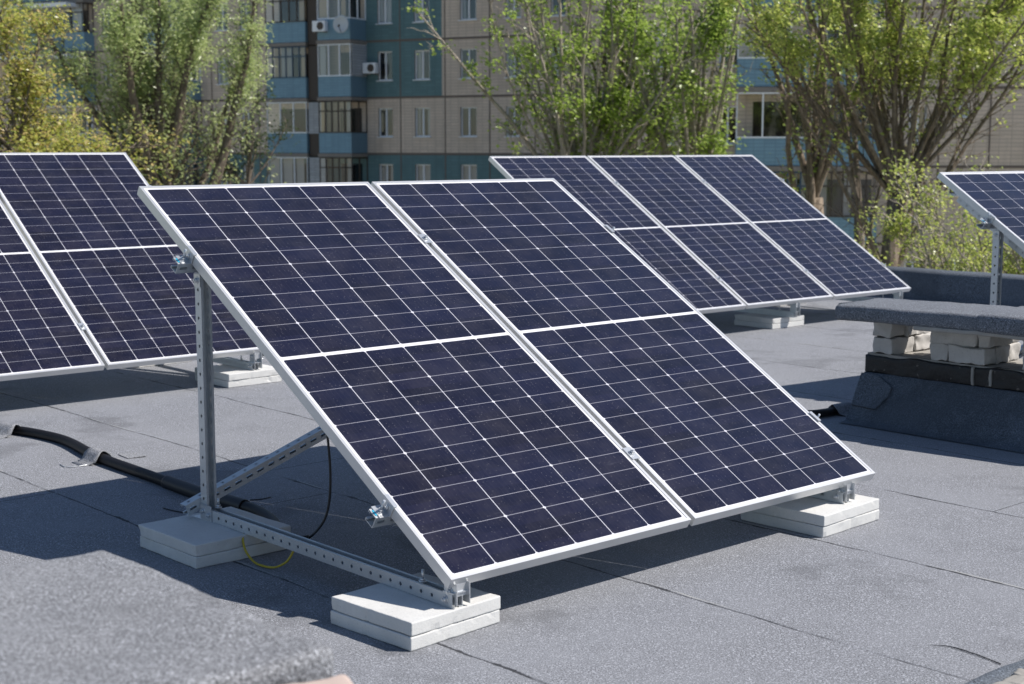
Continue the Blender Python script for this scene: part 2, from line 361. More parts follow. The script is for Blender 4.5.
def array(loc, psi, tau, Hz, panels, frames, label, who, stacks):
    root = thing('solar_array', label, 'solar array', loc, psi, 'tilted solar arrays standing on the roof')
    x0 = -(PW + GAP) * panels[0]; X0 = x0; n = panels[1]; X1 = x0 + n * (PW + GAP) - GAP
    for k in range(n): make_panel(root, x0 + k * (PW + GAP), Hz, tau)
    ct, st = math.cos(tau), math.sin(tau)
    def on(x, v, dn=0): # point at slope distance v, dn below the glass face
        return Vector((x, -v * ct - dn * st * -1 * -1, Hz - v * st - dn * ct)) if False else Vector((x, -v * ct + dn * st, Hz - v * st - dn * ct))
    dsl = Vector((0, -ct, -st)); nrm = Vector((0, -st, ct))
    zt = .085; PV = .075
    for v in (.425, 1.755):
        p0, p1 = on(X0 - .05, v, .035 + .0215), on(X1 + .05, v, .035 + .0215)
        strut('purlin', p0, p1, -dsl, root)
        for k in range(n + 1):
            if 0 < k < n:
                xc = x0 + k * (PW + GAP) - GAP / 2; mb = MB()
                M = Matrix.Translation(on(xc, v)) @ Matrix.Rotation(tau, 4, 'X')
                mb.box((-.018, -.03, .0012), (.018, .03, .0042)); mb.box((-.008, -.03, -.03), (.008, .03, .0012))
                hexbolt(mb, (0, 0, .0055), (0, 0, 1)); mb.build('mid_clamp', M_galv, root, M)
            else:
                sg = -1 if k == 0 else 1; xc = X0 if k == 0 else X1; mb = MB()
                M = Matrix.Translation(on(xc, v)) @ Matrix.Rotation(tau, 4, 'X')
                mb.box((min(sg * .002, sg * .005), -.028, -.036), (max(sg * .002, sg * .005), .028, .0035), 0)
                mb.box((min(-sg * .01, sg * .005), -.028, .0036), (max(-sg * .01, sg * .005), .028, .0065), 0)
                mb.box((min(sg * .005, sg * .04), -.026, -.0355), (max(sg * .005, sg * .04), .026, -.0325), 0)
                hexbolt(mb, (sg * .005, -.004, -.014), (sg, 0, 0)); hexbolt(mb, (sg * .023, 0, -.032), (0, 0, 1), shank=.03)
                cl = mb.build('end_clamp', M_galv, root, M)
                m2 = MB(); pass
                m2.box((min(sg * .034, sg * .046), -.012, -.0352), (max(sg * .034, sg * .046), .012, -.0342), 0)
                m2.build('sticker', M_blue, cl)
    yp = -.364
    for i, xf in enumerate(frames):
        xp = xf + .0205
        ztop = Hz - (-yp) * math.tan(tau) - .062 / ct
        strut('post', (xp, yp - .0205, zt), (xp, yp - .0205, ztop), (0, -1, 0), root)
        yend = -(PL * ct) + .012
        strut('base_rail', (xp, yp - .045, zt + .0205), (xp, yend, zt + .0205), (0, 0, 1), root)
        xr = xp + .10
        strut('rafter', on(xr, .12, .0775 + .0205), on(xr, PL - .055, .0775 + .0205), -nrm, root)
        mb = MB()    # foot bracket and bolts
        mb.box((xp - .0285, yp - .09, zt - .0025), (xp + .0285, yp + .05, zt - .0003)); mb.box((xp - .0245, yp - .075, zt), (xp - .0215, yp + .0, zt + .055))
        hexbolt(mb, (xp - .0245, yp - .02, zt + .03), (-1, 0, 0)); hexbolt(mb, (xp - .0245, yp - .06, zt + .0215), (-1, 0, 0))
        hexbolt(mb, (xp + .012, yp - .065, zt + .046), (0, 0, 1), shank=.02)
        mb.build('foot_bracket', M_galv, root)
        mb = MB()    # hinge between rail end and panel edge
        pe = on(xp, PL - .03, .036)
        for sx in (-.012, .036):
            mb.box((xp + sx, yend - .012, zt + .008), (xp + sx + .003, yend + .045, pe.z - .004))
        mb.box((xp - .009, yend + .001, pe.z - .045), (xp + .042, yend + .004, pe.z - .006)); mb.box((xp - .0205, yend - .004, zt + .042), (xp + .045, yend + .04, zt + .0455))
        hexbolt(mb, (xp - .012, yend + .02, pe.z - .03), (-1, 0, 0)); hexbolt(mb, (xp + .045, yend + .02, zt + .06), (1, 0, 0), shank=.01)
        hexbolt(mb, (xp - .0215, yend + .03, zt + .022), (-1, 0, 0)); hexbolt(mb, (xp + .015, yend + .035, zt + .047), (0, 0, 1), shank=.012)
        mb.build('hinge_bracket', M_galv, root)
        mb = MB(); hexbolt(mb, (xp, yend + .16, zt + .043), (0, 0, 1), shank=.022); mb.build('bolt', M_galv, root)
        mb = MB(); mb.box((xp - .024, yp - .041, ztop - .05), (xp - .0215, yp, ztop - .004)); hexbolt(mb, (xp - .0245, yp - .02, ztop - .026), (-1, 0, 0)); mb.build('bolt_plate', M_galv, root)
    fr = frames
    if len(fr) > 1:
        zb0 = zt + .045; zb1 = Hz - .364 * math.tan(tau) - .25
        strut('cross_brace', (fr[0] - .055, yp + .022, zb0 - .01), (fr[1] + .04, yp + .022, zb1), (0, 1, 0), root)
    for (x, y, size, rot, nm) in stacks:
        paver_stack(Vector(loc), psi, x, y, size, rot, f'{nm} foot of the {who}', rnd.randrange(100))
    return root
A_loc = (-1.3681, 5.4373, 0); AH = H - .1442
array(A_loc, .7313, .5471, AH, (0, 2), [.011, 1.905],
      'large nearest solar array of two dark panels with its left post and base rail showing', 'nearest array',
      [(.01, -1.607, .357, R(4), 'front left'), (.0, -.475, .385, R(1), 'rear left'), (1.885, -1.64, .378, R(3), 'front right'), (1.92, -.46, .4, R(3), 'rear right')])
array((-3.3926, 9.3761, 0), .7267, .5869, H - .039, (2, 3), [-1.95, .93],
      'solar array at the left edge of the photo, behind the nearest one', 'left array',
      [(x, -1.567, .38, R(r), n + ' front') for x, r, n in ((-1.95, 2, 'left'), (.93, 1, 'right'))] +
      [(x, -.46, .4, R(2), n + ' rear') for x, n in ((-1.95, 'left'), (.93, 'right'))])
array((-.1762, 11.7225, 0), .7063, .5593, H - .0759, (0, 3), [.15, 1.62, 2.98],
      'wide solar array of three panels standing at the far side, right of centre', 'wide far array',
      [(x, -1.5, .39, R(r), n + ' front') for x, r, n in ((.15, 2, 'left'), (1.64, 0, 'middle'), (2.98, 1, 'right'))] +
      [(x, -.46, .4, R(2), n + ' rear') for x, n in ((.15, 'left'), (1.62, 'middle'), (2.98, 'right'))])
array((2.42, 8.4, 0), R(36), R(33), H - .144, (0, 2), [.011, 1.9],
      'solar array cut by the right edge of the photo, behind the brick vent', 'right edge array',
      [(.03, -1.6, .39, R(2), 'front left'), (.03, -.46, .4, R(2), 'rear left'), (1.92, -1.6, .39, R(2), 'front right'), (1.92, -.46, .4, R(2), 'rear right')])

# ------------------------------------------------------------------ brick vents with felt caps
def uv(p, hh, uu, z): return Vector((p.x, p.y, 0)) + HV * hh + U * uu + Z * z
def vent(T, L, W, label, slabs, piers, full=True):
    root = thing('brick_vent', label, 'roof vent', T, 0)
    T0 = Vector((0, 0, 0))
    # felt skirt
    prof = [(.21, .0045), (.155, .011), (.135, .03), (.115, .06), (0.015, .238), (.0, .247)]
    mb = MB(); rings = []
    nh = int(L / .08)
    vs = []
    for (o_, z) in prof:
        ring = []
        for i in range(nh + 1): ring.append(((L + o_) * i / nh, -o_))
        for i in range(1, 9): ring.append((L + o_, -o_ + (W + 2 * o_) * i / 8))
        for i in range(1, nh + 1): ring.append((L + o_ - (L + o_) * i / nh, W + o_))
        for i in range(1, 8): ring.append((0, W + o_ - (W + 2 * o_) * i / 8))
        for (a_, b_) in ring:
            p = uv(T0, a_, b_, z); k = noise.noise(Vector((a_ * 3, b_ * 3, z * 6))) * .012 * (1 if z > .02 else .2)
            vs.append((p.x + k, p.y + k, z + abs(k) * .3))
    m_ = len(vs) // len(prof)
    fs = [(r * m_ + i, r * m_ + (i + 1) % m_, (r + 1) * m_ + (i + 1) % m_, (r + 1) * m_ + i) for r in range(len(prof) - 1) for i in range(m_)]
    mb.add(vs, fs, 0, True); mb.add(vs[-m_:], [tuple(range(m_))], 0)
    mb.build('felt_skirt', felt_dark, root)
    # overlapping felt patch on the skirt corner
    mb = MB(); pts = []
    for (a_, t_) in ((.0, .03), (.1, .05), (.2, .30), (.2, .55), (.15, .93), (.005, .9), (.003, .5)):
        o_ = .012 + .104 * t_; z = .24 - .18 * t_
        pts.append(uv(T0, a_, -o_ - .012, z + .012))
    mb.add(pts + [p + U * .01 - Z * .008 for p in pts], [tuple(range(len(pts)))[::-1]] + [(i, (i + 1) % len(pts), len(pts) + (i + 1) % len(pts), len(pts) + i) for i in range(len(pts))], 0)
    mb.build('felt_patch', felt_dark, root)
    # bitumen painted brick course
    mx = along(Vector((0, 0, 0)), HV, 0)  # x = HV, y = Z x HV = U
    bm = rough_bm(L + .01, W, .097, .02, .008, .009, 9, 41)
    for v in bm.verts:
        if v.co.z > .06: v.co.z += .012 * noise.noise(v.co * 7) - .004
    from_bm(bm, 'brick_course', [M_bit], root, mx @ Matrix.Translation((-.008, .002, .2475)), True)
    for hj in (.62, .715, 1.32, 1.6):
        if hj < L:
            bm = rough_bm(.012, .02, .09, .02, .003, .006, 20, int(hj * 50)); from_bm(bm, 'mortar_joint', [M_mortar], root, mx @ Matrix.Translation((hj, -.008, .251)), True)
    mb = MB(); mb.box((.004, .018, .2476), (L - .01, W - .02, .347)); mb.build('mortar_bed', M_mortar, root, mx)
    for (h0, bricks) in piers:
        for (a0, u0, z0, la, lu, sd) in bricks:
            bm = rough_bm(la, lu, .085, .012, .007, .011, 19, sd)
            b_ = from_bm(bm, 'brick', M_brick, root, mx @ Matrix.Translation((h0 + a0, u0, .349 + z0)) @ Matrix.Rotation(rnd.uniform(-.03, .03), 4, 'Z'), True)
    return root, mx
def pier_small():  # one header-wide pier, broken faces
    return [(.0, .02, 0, .12, .2, 1), (.01, .225, 0, .12, .16, 2), (.0, .015, .088, .115, .12, 3), (.0, .14, .088, .125, .24, 4)]
def pier_big(s=0):
    return [(0, .02, 0, .1, .22, 5 + s), (.105, .01, 0, .205, .105, 6 + s), (.11, .12, 0, .2, .12, 7 + s), (0, .015, .088, .25, .11, 8 + s), (.258, .03, .088, .06, .22, 9 + s), (0, .13, .088, .25, .11, 10 + s), (.0, .25, 0, .3, .11, 30 + s), (.0, .25, .088, .3, .11, 31 + s)]
VT = Vector((1.835, 7.59, 0))
vr, mx = vent(VT, 2.4, .42, 'felt capped brick vent with white brick piers on the right, before the parapet', None,
     [(.03, pier_small()), (.37, pier_big()), (.87, pier_big(11)), (1.38, pier_big(3)), (1.9, pier_big(6))])
def slab(root, p, d, L, W, th, z, seed, tilt=0):
    bm = rough_bm(L, W, th, .025, th * .3, .007, 4, seed, 4)
    M = Matrix.Translation((p.x, p.y, z)) @ along(Vector((0, 0, 0)), d, 0) @ Matrix.Rotation(tilt, 4, 'Y')
    return from_bm(bm, 'cap_slab', FELT_CAP, root, M, True)
FELT_CAP = felt_mat('cap_felt', False, .13, (.92, 1.0, 1.14))
dS = Vector((.78, -.63, 0)).normalized()
p = Vector((1.62, 7.39, 0)) - VT
slab(vr, p, dS, .79, .5, .08, .54, 3)
slab(vr, p + dS * .735 - Vector((.012, .012, 0)), (dS + HV * .25).normalized(), .8, .53, .092, .532, 4)
slab(vr, p + dS * 1.45, (dS + HV * .6).normalized(), .9, .52, .085, .535, 5)
mb = MB(); mx2 = along(Vector((0, 0, 0)), HV, 0)
for h0, l in ((.03, .13), (.37, .31), (.87, .31), (1.38, .31), (1.9, .31)): mb.box((h0, .03, .519), (h0 + l, .36, .54))
mb.build('mortar_pad', M_mortar, vr, mx2)
bm = rough_bm(1.9, .42, .022, .03, .006, .006, 12, 77); from_bm(bm, 'concrete_edge', M_mortar, vr, Matrix.Translation((p.x, p.y, .522)) @ along(Vector((0, 0, 0)), (dS + HV * .25).normalized(), 0) @ Matrix.Translation((.42, .02, 0)), True)

# near vent, bottom left: its felt cap fills the corner, out of focus
NT = Vector((-.86, 2.80, 0)) - U * .42 
nv, mxn = vent(NT + HV * .1, .62, .36, 'worn grey felt cap of the near vent in the bottom left corner, out of focus', None, [(.03, pier_small()), (.3, pier_big(2))])
bm = rough_bm(.80, 1.1, .075, .03, .02, .007, 6, 9, 3)
M = Matrix.Translation((-.81 - NT.x - HV.x * .1, 2.86 - NT.y - HV.y * .1, .545)) @ along(Vector((0, 0, 0)), HV, 0) @ Matrix.Translation((0, -1.1, 0))
from_bm(bm, 'cap_slab', felt_hump, nv, M, True)
q = None

# ------------------------------------------------------------------ cables, conduit
def smooth(pts, n=6):
    P_ = [Vector(p) for p in pts]; out = []
    for i in range(len(P_) - 1):
        a0 = P_[max(i - 1, 0)]; b0 = P_[i]; c0 = P_[i + 1]; d0 = P_[min(i + 2, len(P_) - 1)]
        for k in range(n):
            t = k / n; out.append(.5 * ((2 * b0) + (c0 - a0) * t + (2 * a0 - 5 * b0 + 4 * c0 - d0) * t * t + (3 * b0 - a0 - 3 * c0 + d0) * t ** 3))
    return out + [P_[-1]]
def ray(px, py, z=0.0):
    """roof point seen in the photo at px, py"""
    th = R(7.551); X = (px - 512) / 1474.6; Yc = (py - 342) / 1474.6
    d = Vector((X, math.cos(th) - Yc * math.sin(th), -math.sin(th) - Yc * math.cos(th)))
    t = (z - H) / d.z; return Vector((0, 0, H)) + d * t
cpts = [ray(-60, 424, .02), ray(0, 428, .02), ray(60, 439, .02), ray(98, 457, .022), ray(150, 476, .02), ray(200, 494, .022), ray(232, 503, .025), ray(258, 512, .022), ray(274, 524, .02), ray(275, 535, .02)]
root = thing('conduit', 'black corrugated conduit crossing the roof from the left to the rear paver', 'conduit', tuple(cpts[0]))
sp = smooth(cpts, 40); L0 = Vector(cpts[0]); mb = MB(); rad = []
acc = 0; prev = sp[0]
for p in sp: acc += (p - prev).length; prev = p; rad.append(.0235)
mb.tube([p - L0 for p in sp], rad, 14); mb.build('hose', M_pipe, root)
# thicker sleeve towards the paver
seg = [p - L0 for p in sp[int(len(sp) * .48):int(len(sp) * .72)]]; mb = MB(); mb.tube(seg, [.029] * len(seg), 14); mb.build('sleeve', M_rubber, root)
def strap(px, py, label, wid=.14, ang=.0, size=.3):
    c = ray(px, py, .022); c.z = 0; mb = MB(); dirc = Vector((math.cos(ang), math.sin(ang), 0)); nn = Z.cross(dirc)
    prof = [(-size / 2, .002), (-.075, .004), (-.045, .018), (-.034, .038), (-.016, .053), (.0, .057), (.016, .053), (.034, .038), (.045, .018), (.07, .004), (.1, .002)]
    vs = []
    for i in range(5):
        for (t, z) in prof: q = c + nn * t + dirc * (wid * (i / 4 - .5) + .012 * math.sin(t * 60 + i)); vs.append((q.x, q.y, z + .002 * math.sin(i * 2 + t * 40)))
    m_ = len(prof); top = len(vs)
    mb.add(vs, [(i * m_ + j, (i + 1) * m_ + j, (i + 1) * m_ + j + 1, i * m_ + j + 1) for i in range(4) for j in range(m_ - 1)], 0, True)
    o = mb.build('felt_strap', felt_patch); o.modifiers.new('s', 'SOLIDIFY').thickness = .003
    return tag(o, label, 'strap', 'felt straps that pin the conduit down')
d1 = (cpts[2] - cpts[1]).normalized(); d2 = (cpts[4] - cpts[3]).normalized()
strap(8, 430, 'grey felt strap over the conduit at the left edge of the photo', .15, math.atan2(d1.y, d1.x), .34)
strap(98, 457, 'small grey felt strap over the conduit midway along its sunlit run', .12, math.atan2(d2.y, d2.x), .2)
# scrap of felt on the roof
mb = MB(); a, b, c2, d3 = ray(118, 455), ray(136, 453), ray(147, 457), ray(128, 459)
mb.add([a + Z * .004, b + Z * .004, c2 + Z * .007, d3 + Z * .004], [(3, 2, 1, 0)]); o = mb.build('felt_scrap', felt_patch); o.modifiers.new('s', 'SOLIDIFY').thickness = .003
tag(o, 'small square felt scrap lying by the conduit on the sunlit roof', 'felt scrap')
# short stretch by the vent on the right
cp = [ray(700, 418, .02), ray(790, 415, .022), ray(822, 413, .024), ray(852, 407, .022), ray(905, 398, .02)]
mb = MB(); s2 = smooth(cp, 10); mb.tube(s2, [.022] * len(s2), 12); tag(mb.build('conduit', M_pipe), 'short black conduit running to the foot of the brick vent', 'conduit')
d4 = (cp[3] - cp[2]).normalized()
strap(840, 409.6, 'wide felt strap over the conduit beside the foot of the brick vent', .13, math.atan2(d4.y, d4.x), .2)
# black cable hanging from the panel, joining the yellow wire under the rail
Ar = Matrix.Translation(A_loc) @ Matrix.Rotation(.7313, 4, 'Z')
def al(x, y, z): return Ar @ Vector((x, y, z))
k1 = [(.10, -1.0, .62), (.12, -1.0, .5), (.14, -.99, .32), (.135, -.97, .19), (.10, -.93, .115), (.055, -.90, .10)]
mb = MB(); s3 = smooth([al(*p) for p in k1], 10); mb.tube(s3, [.0042] * len(s3), 8); mb.cyl(al(.09, -.93, .11), al(.045, -.89, .102), .011, 10)
tag(mb.build('cable', M_rubber), 'thin black cable hanging in a curve from the nearest array', 'cable')
k2 = [(.03, -.63, .083), (-.0, -.66, .075), (-.015, -.70, .04), (-.015, -.75, .012), (-.01, -.80, .006), (.0, -.86, .012), (.015, -.91, .04), (.03, -.93, .08)]
mb = MB(); s4 = smooth([al(*p) for p in k2], 8); mb.tube(s4, [.004] * len(s4), 8)
tag(mb.build('earth_wire', M_yel), 'yellow wire looping beneath the base rail by the rear paver', 'wire')
def cracks(name, pts, label, cat, r=.002, m_=M_rubber):
    mb = MB(); s5 = smooth([ray(*p, .003) for p in pts], 6); mb.tube(s5, [r] * len(s5), 6); return tag(mb.build(name, m_), label, cat)
cracks('cable_tie', [(163, 508), (175, 511), (188, 513)], 'black cable tie tail lying left of the rear paver', 'cable tie', .0025)
cracks('cable_tie', [(250, 500), (262, 499), (271, 497)], 'black cable tie tail lying behind the rear paver', 'cable tie', .0022)
cracks('wire', [(60, 464), (66, 467), (80, 466), (98, 463)], 'thin bent wire on the sunlit roof below the conduit', 'wire', .0022, M_strut)

c = ray(338, 686, .6); bm = rough_bm(.2, .1, .06, .02, .012, .006, 16, 91)
from_bm(bm, 'brick', mat('pinkish_brick', (.5, .4, .35), .9), nv, Matrix.Translation((c.x - NT.x - HV.x * .1, c.y - NT.y - HV.y * .1, .54)) @ Matrix.Rotation(.45, 4, 'Z') @ Matrix.Translation((-.17, -.05, 0)), True)
# torn felt edge, bottom right
M_lift = felt_patch
o_pts = [ray(935, 646), ray(960, 649), ray(985, 657), ray(1001, 664), ray(1012, 662), ray(1030, 655), ray(1060, 640), ray(1075, 600), ray(1000, 615), ray(950, 632)]
e1 = [ray(955, 690), ray(985, 675), ray(1003, 667.5), ray(1014, 664.5), ray(1030, 658), ray(1060, 642)]
mb = MB(); vs = []
for p in e1:
    q = p.copy(); vs += [tuple(q + Z * .004), tuple(q + Vector((.012, -.03, .022))), tuple(q + Vector((.03, -.06, .012))), tuple(q + Vector((.035, -.065, .002)))]
mb.add(vs, [(i * 4 + j, i * 4 + j + 1, (i + 1) * 4 + j + 1, (i + 1) * 4 + j) for i in range(len(e1) - 1) for j in range(3)], 0, True)
o = mb.build('felt_edging', felt_dark); tag(o, 'dark curled edge of torn felt in the bottom right corner', 'felt edge')
for k, (px, py) in enumerate(((1012, 684), (1030, 672), (1000, 700), (1022, 696))):
    bm = rough_bm(.12, .055, .03, .02, .01, .008, 18, k + 50)
    c = ray(px, py); o = from_bm(bm, 'brick_shard', M_mortar, None, Matrix.Translation((c.x, c.y, .0)) @ Matrix.Rotation(-.6 + k * .5, 4, 'Z'), True)
    tag(o, ['rough pale brick shard against the torn felt, bottom right corner', 'broken pale brick shard at the right edge below the torn felt', 'pale brick shard just below the bottom right frame edge', 'pale brick shard lying outermost in the bottom right corner'][k], 'brick shard', 'brick shards by the torn felt')
mb = MB()
pts = smooth([ray(930, 645, .003), ray(950, 646.5, .003), ray(975, 654, .003), ray(1001, 664, .003)], 8)
mb.tube(pts, [.0005 + .0013 * min(1, i / 10) for i in range(len(pts))], 6); tag(mb.build('felt_crack', M_bit), 'dark split in the roofing felt running to the bottom right corner', 'crack')
# ------------------------------------------------------------------ apartment buildings
def tile_mat(name, c0, c1, joint, k=1):
    m = mat(name, rough=.7, spec=.4); g = G(m); P = g.obj(); X = g.xyz(P)
    v = g.n('ShaderNodeCombineXYZ', [X[0], X[2], 0.]).outputs[0]
    br = g.n('ShaderNodeTexBrick', {'Vector': v, 'Scale': 1., 'Mortar Size': .012, 'Mortar Smooth': .2, 'Brick Width': .42 * k, 'Row Height': .14 * k, 'Color1': (*c0, 1), 'Color2': (*c1, 1), 'Mortar': (*joint, 1)}); br.offset = 0
    c = g.mix(g.m('MULTIPLY', g.ramp(g.noise(P, .8, 5, .65), .4, .7), .35), br.outputs[0], tuple(x * .72 for x in c0))
    st = g.n('ShaderNodeMapping', {0: P, 3: (1.4, 1.4, .12)})
    c = g.mix(g.m('MULTIPLY', g.ramp(g.noise(st.outputs[0], 1.6, 4, .7), .5, .75), .35), c, tuple(x * .55 for x in c0))
    g.set('Base Color', c); return m
M_green = tile_mat('green_tile', (.11, .2, .215), (.13, .23, .245), (.1, .17, .18))
M_beige = tile_mat('beige_tile', (.6, .5, .41), (.68, .56, .46), (.4, .33, .27))
M_joint = mat('panel_joint', (.16, .13, .11), .9)
M_bluep = tile_mat('blue_balcony_sheet', (.19, .32, .41), (.215, .36, .45), (.14, .24, .31), .9)
M_frame = mat('white_window_frame', (.82, .84, .87), .45)
M_frameb = mat('dark_blue_frame', (.03, .07, .12), .5)
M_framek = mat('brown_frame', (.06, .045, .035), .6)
M_dark = mat('dark_room', (.018, .018, .02), .9)
M_curt = mat('curtain', (.34, .34, .33), .9); M_curt2 = mat('warm_curtain', (.42, .32, .2), .9)
M_slabc = concrete('balcony_slab', (.2, .18, .165), (.3, .27, .24))
M_wb = tile_mat('white_block_infill', (.38, .4, .43), (.48, .5, .52), (.2, .2, .2), .9)
def glassm():
    m = mat('window_glass', (.02, .025, .03), .05); g = G(m)
    tr = g.n('ShaderNodeBsdfTransparent'); gl = g.n('ShaderNodeBsdfGlossy', {'Roughness': .03, 'Color': (.85, .9, .95, 1)})
    mx = g.n('ShaderNodeMixShader', [.1, tr.outputs[0], gl.outputs[0]]); g.t.links.new(mx.outputs[0], g.out.inputs[0]); return m
M_glass = glassm()
class Facade:
    def __init__(s, X0, Y0, yaw, px0):
        s.d = Vector((math.cos(yaw), math.sin(yaw), 0)); s.o = Vector((X0, Y0, 0)); s.M = along(s.o, s.d, 0)
        # local: x along facade, y inward (away from viewer), z up
    def t(s, px, out=0):
        k = (px - 512) / 1474.6; n = Vector((s.d.y, -s.d.x, 0)); o = s.o + n * out
        return (k * o.y - o.x) / (s.d.x - k * s.d.y)
    def z(s, px, py, out=0):
        n = Vector((s.d.y, -s.d.x, 0)); q = s.o + n * out + s.d * s.t(px, out); th = R(7.551)
        X = (py - 342) / 1474.6; return H - q.y * math.tan(th + math.atan(X))
def wall(root, F, x0, x1, z0, z1, holes, region, mats, depth=10):
    xs = sorted(set([x0, x1] + [h[i] for h in holes for i in (0, 1)] + [r for r in region['x'] if x0 < r < x1]))
    zs = sorted(set([z0, z1] + [h[i] for h in holes for i in (2, 3)] + [r for r in region['z'] if z0 < r < z1]))
    mb = MB()
    for i in range(len(xs) - 1):
        for j in range(len(zs) - 1):
            cx, cz = (xs[i] + xs[i + 1]) / 2, (zs[j] + zs[j + 1]) / 2
            if any(h[0] < cx < h[1] and h[2] < cz < h[3] for h in holes): continue
            mb.quad((xs[i], 0, zs[j]), (xs[i + 1], 0, zs[j]), (xs[i + 1], 0, zs[j + 1]), (xs[i], 0, zs[j + 1]), region['f'](cx, cz))
    for (a, b, c, d) in holes:
        r = .22; mb.quad((a, 0, c), (a, r, c), (b, r, c), (b, 0, c), 2); mb.quad((a, 0, d), (b, 0, d), (b, r, d), (a, r, d), 2)
        mb.quad((a, 0, c), (a, 0, d), (a, r, d), (a, r, c), 2); mb.quad((b, 0, c), (b, r, c), (b, r, d), (b, 0, d), 2)
        mb.quad((a - .3, 1.3, c - .3), (b + .3, 1.3, c - .3), (b + .3, 1.3, d + .3), (a - .3, 1.3, d + .3), 3)
    mb.quad((x0, 0, z0), (x0, 0, z1), (x0, depth, z1), (x0, depth, z0), 1); mb.quad((x1, 0, z0), (x1, depth, z0), (x1, depth, z1), (x1, 0, z1), 1)
    mb.quad((x0, 0, z1), (x1, 0, z1), (x1, depth, z1), (x0, depth, z1), 1); mb.quad((x0, depth, z0), (x0, depth, z1), (x1, depth, z1), (x1, depth, z0), 1)
    return mb.build('wall', mats, root)
wr = random.Random(11)
def window(root, a, b, c, d, y=.09, fm=None, mull=None, curtain=None, sill=True, trans=None, fw=.055):
    fm = fm or M_frame; mb = MB()
    mb.box((a, y, c), (b, y + .06, c + fw)); mb.box((a, y, d - fw), (b, y + .06, d)); mb.box((a, y, c + fw), (a + fw, y + .06, d - fw)); mb.box((b - fw, y, c + fw), (b, y + .06, d - fw))
    mull = mull if mull is not None else [.5]
    for q in mull:
        xc = a + (b - a) * q; mb.box((xc - fw * .6, y - .004, c + fw), (xc + fw * .6, y + .055, d - fw))
    if trans: zc = c + (d - c) * trans; mb.box((a + fw, y - .002, zc - .025), (b - fw, y + .05, zc + .025))
    w_ = mb.build('window', fm, root)
    mb = MB(); mb.quad((a + fw, y + .03, c + fw), (b - fw, y + .03, c + fw), (b - fw, y + .03, d - fw), (a + fw, y + .03, d - fw)); mb.build('pane', M_glass, w_)
    if sill:
        mb = MB(); mb.box((a - .06, -.08, c - .045), (b + .06, y, c - .005)); mb.build('sill', M_frame, w_)
    k = wr.random() if curtain is None else curtain
    if k > .45:
        mb = MB(); e = [(a, a + (b - a) * wr.uniform(.2, .45))]
        if k > .55: e.append((b - (b - a) * wr.uniform(.15, .4), b))
        if k > .85: e = [(a, b)]
        for (p, q) in e:
            n = max(3, int((q - p) / .05)); vs = []
            for i in range(n + 1):
                x = p + (q - p) * i / n; yy = y + .16 + .025 * math.sin(i * 1.9); vs += [(x, yy, c), (x, yy, d)]
            mb.add(vs, [(2 * i, 2 * i + 2, 2 * i + 3, 2 * i + 1) for i in range(n)], 0, True)
        mb.build('curtain', M_curt if wr.random() < .7 else M_curt2, w_)
    return w_
def balcony(root, a, b, zf, out, fl, style, fm, panelh=.98, side=True):
    """zf floor slab top; glazed balcony box projecting out"""
    mb = MB(); mb.box((a - .05, -out - .05, zf - .16), (b + .05, -.005, zf)); bl = mb.build('balcony', M_slabc, root)
    mb = MB(); mb.box((a, -out, zf + .02), (b, -out + .05, zf + panelh)); mb.box((b - .05, -out + .05, zf + .02), (b, -.01, zf + panelh)); mb.box((a, -out + .05, zf + .02), (a + .05, -.01, zf + panelh))
    mb.build('balcony_panel', M_bluep, bl)
    z0, z1 = zf + panelh, zf + fl - .18; fw = .055; mb = MB()
    n = {'white': 3, 'blue': 6, 'brown': 5}[style]
    for yy in (-out, ):
        mb.box((a, yy - .015, z0), (b, yy + .05, z0 + fw)); mb.box((a, yy - .01, z1 - fw), (b, yy + .05, z1))
        for i in range(n + 1):
            xc = a + (b - a) * i / n; mb.box((max(a, xc - fw / 2), yy - .012, z0 + fw), (min(b, xc + fw / 2), yy + .045, z1 - fw))
        if style != 'white': zc = z0 + (z1 - z0) * .68; mb.box((a, yy - .008, zc - .03), (b, yy + .04, zc + .03))
    for i in range(1, 3):
        yc = -out * (1 - i / 2); mb.box((b - .045, yc - .03, z0), (b + .008, yc + .03, z1))
    mb.box((b - .05, -out + .05, z0), (b + .01, -.01, z0 + fw)); mb.box((b - .05, -out + .05, z1 - fw), (b + .01, -.01, z1))
    mb.build('glazing_bars', fm, bl)
    mb = MB(); mb.quad((a, -out + .02, z0), (b, -out + .02, z0), (b, -out + .02, z1), (a, -out + .02, z1)); mb.quad((b - .02, -out + .02, z0), (b - .02, -.01, z0), (b - .02, -.01, z1), (b - .02, -out + .02, z1))
    mb.build('pane', M_glass, bl)
    mb = MB(); vs = []
    for i in range(n):
        if wr.random() < .42:
            x0 = a + (b - a) * i / n; x1 = x0 + (b - a) / n * wr.uniform(.4, 1); mb.quad((x0, -out + .2, z0), (x1, -out + .2, z0), (x1, -out + .2, z1), (x0, -out + .2, z1), 0 if wr.random() < .75 else 1)
    if mb.v: mb.build('curtain', [M_curt, M_curt2], bl)
    return bl
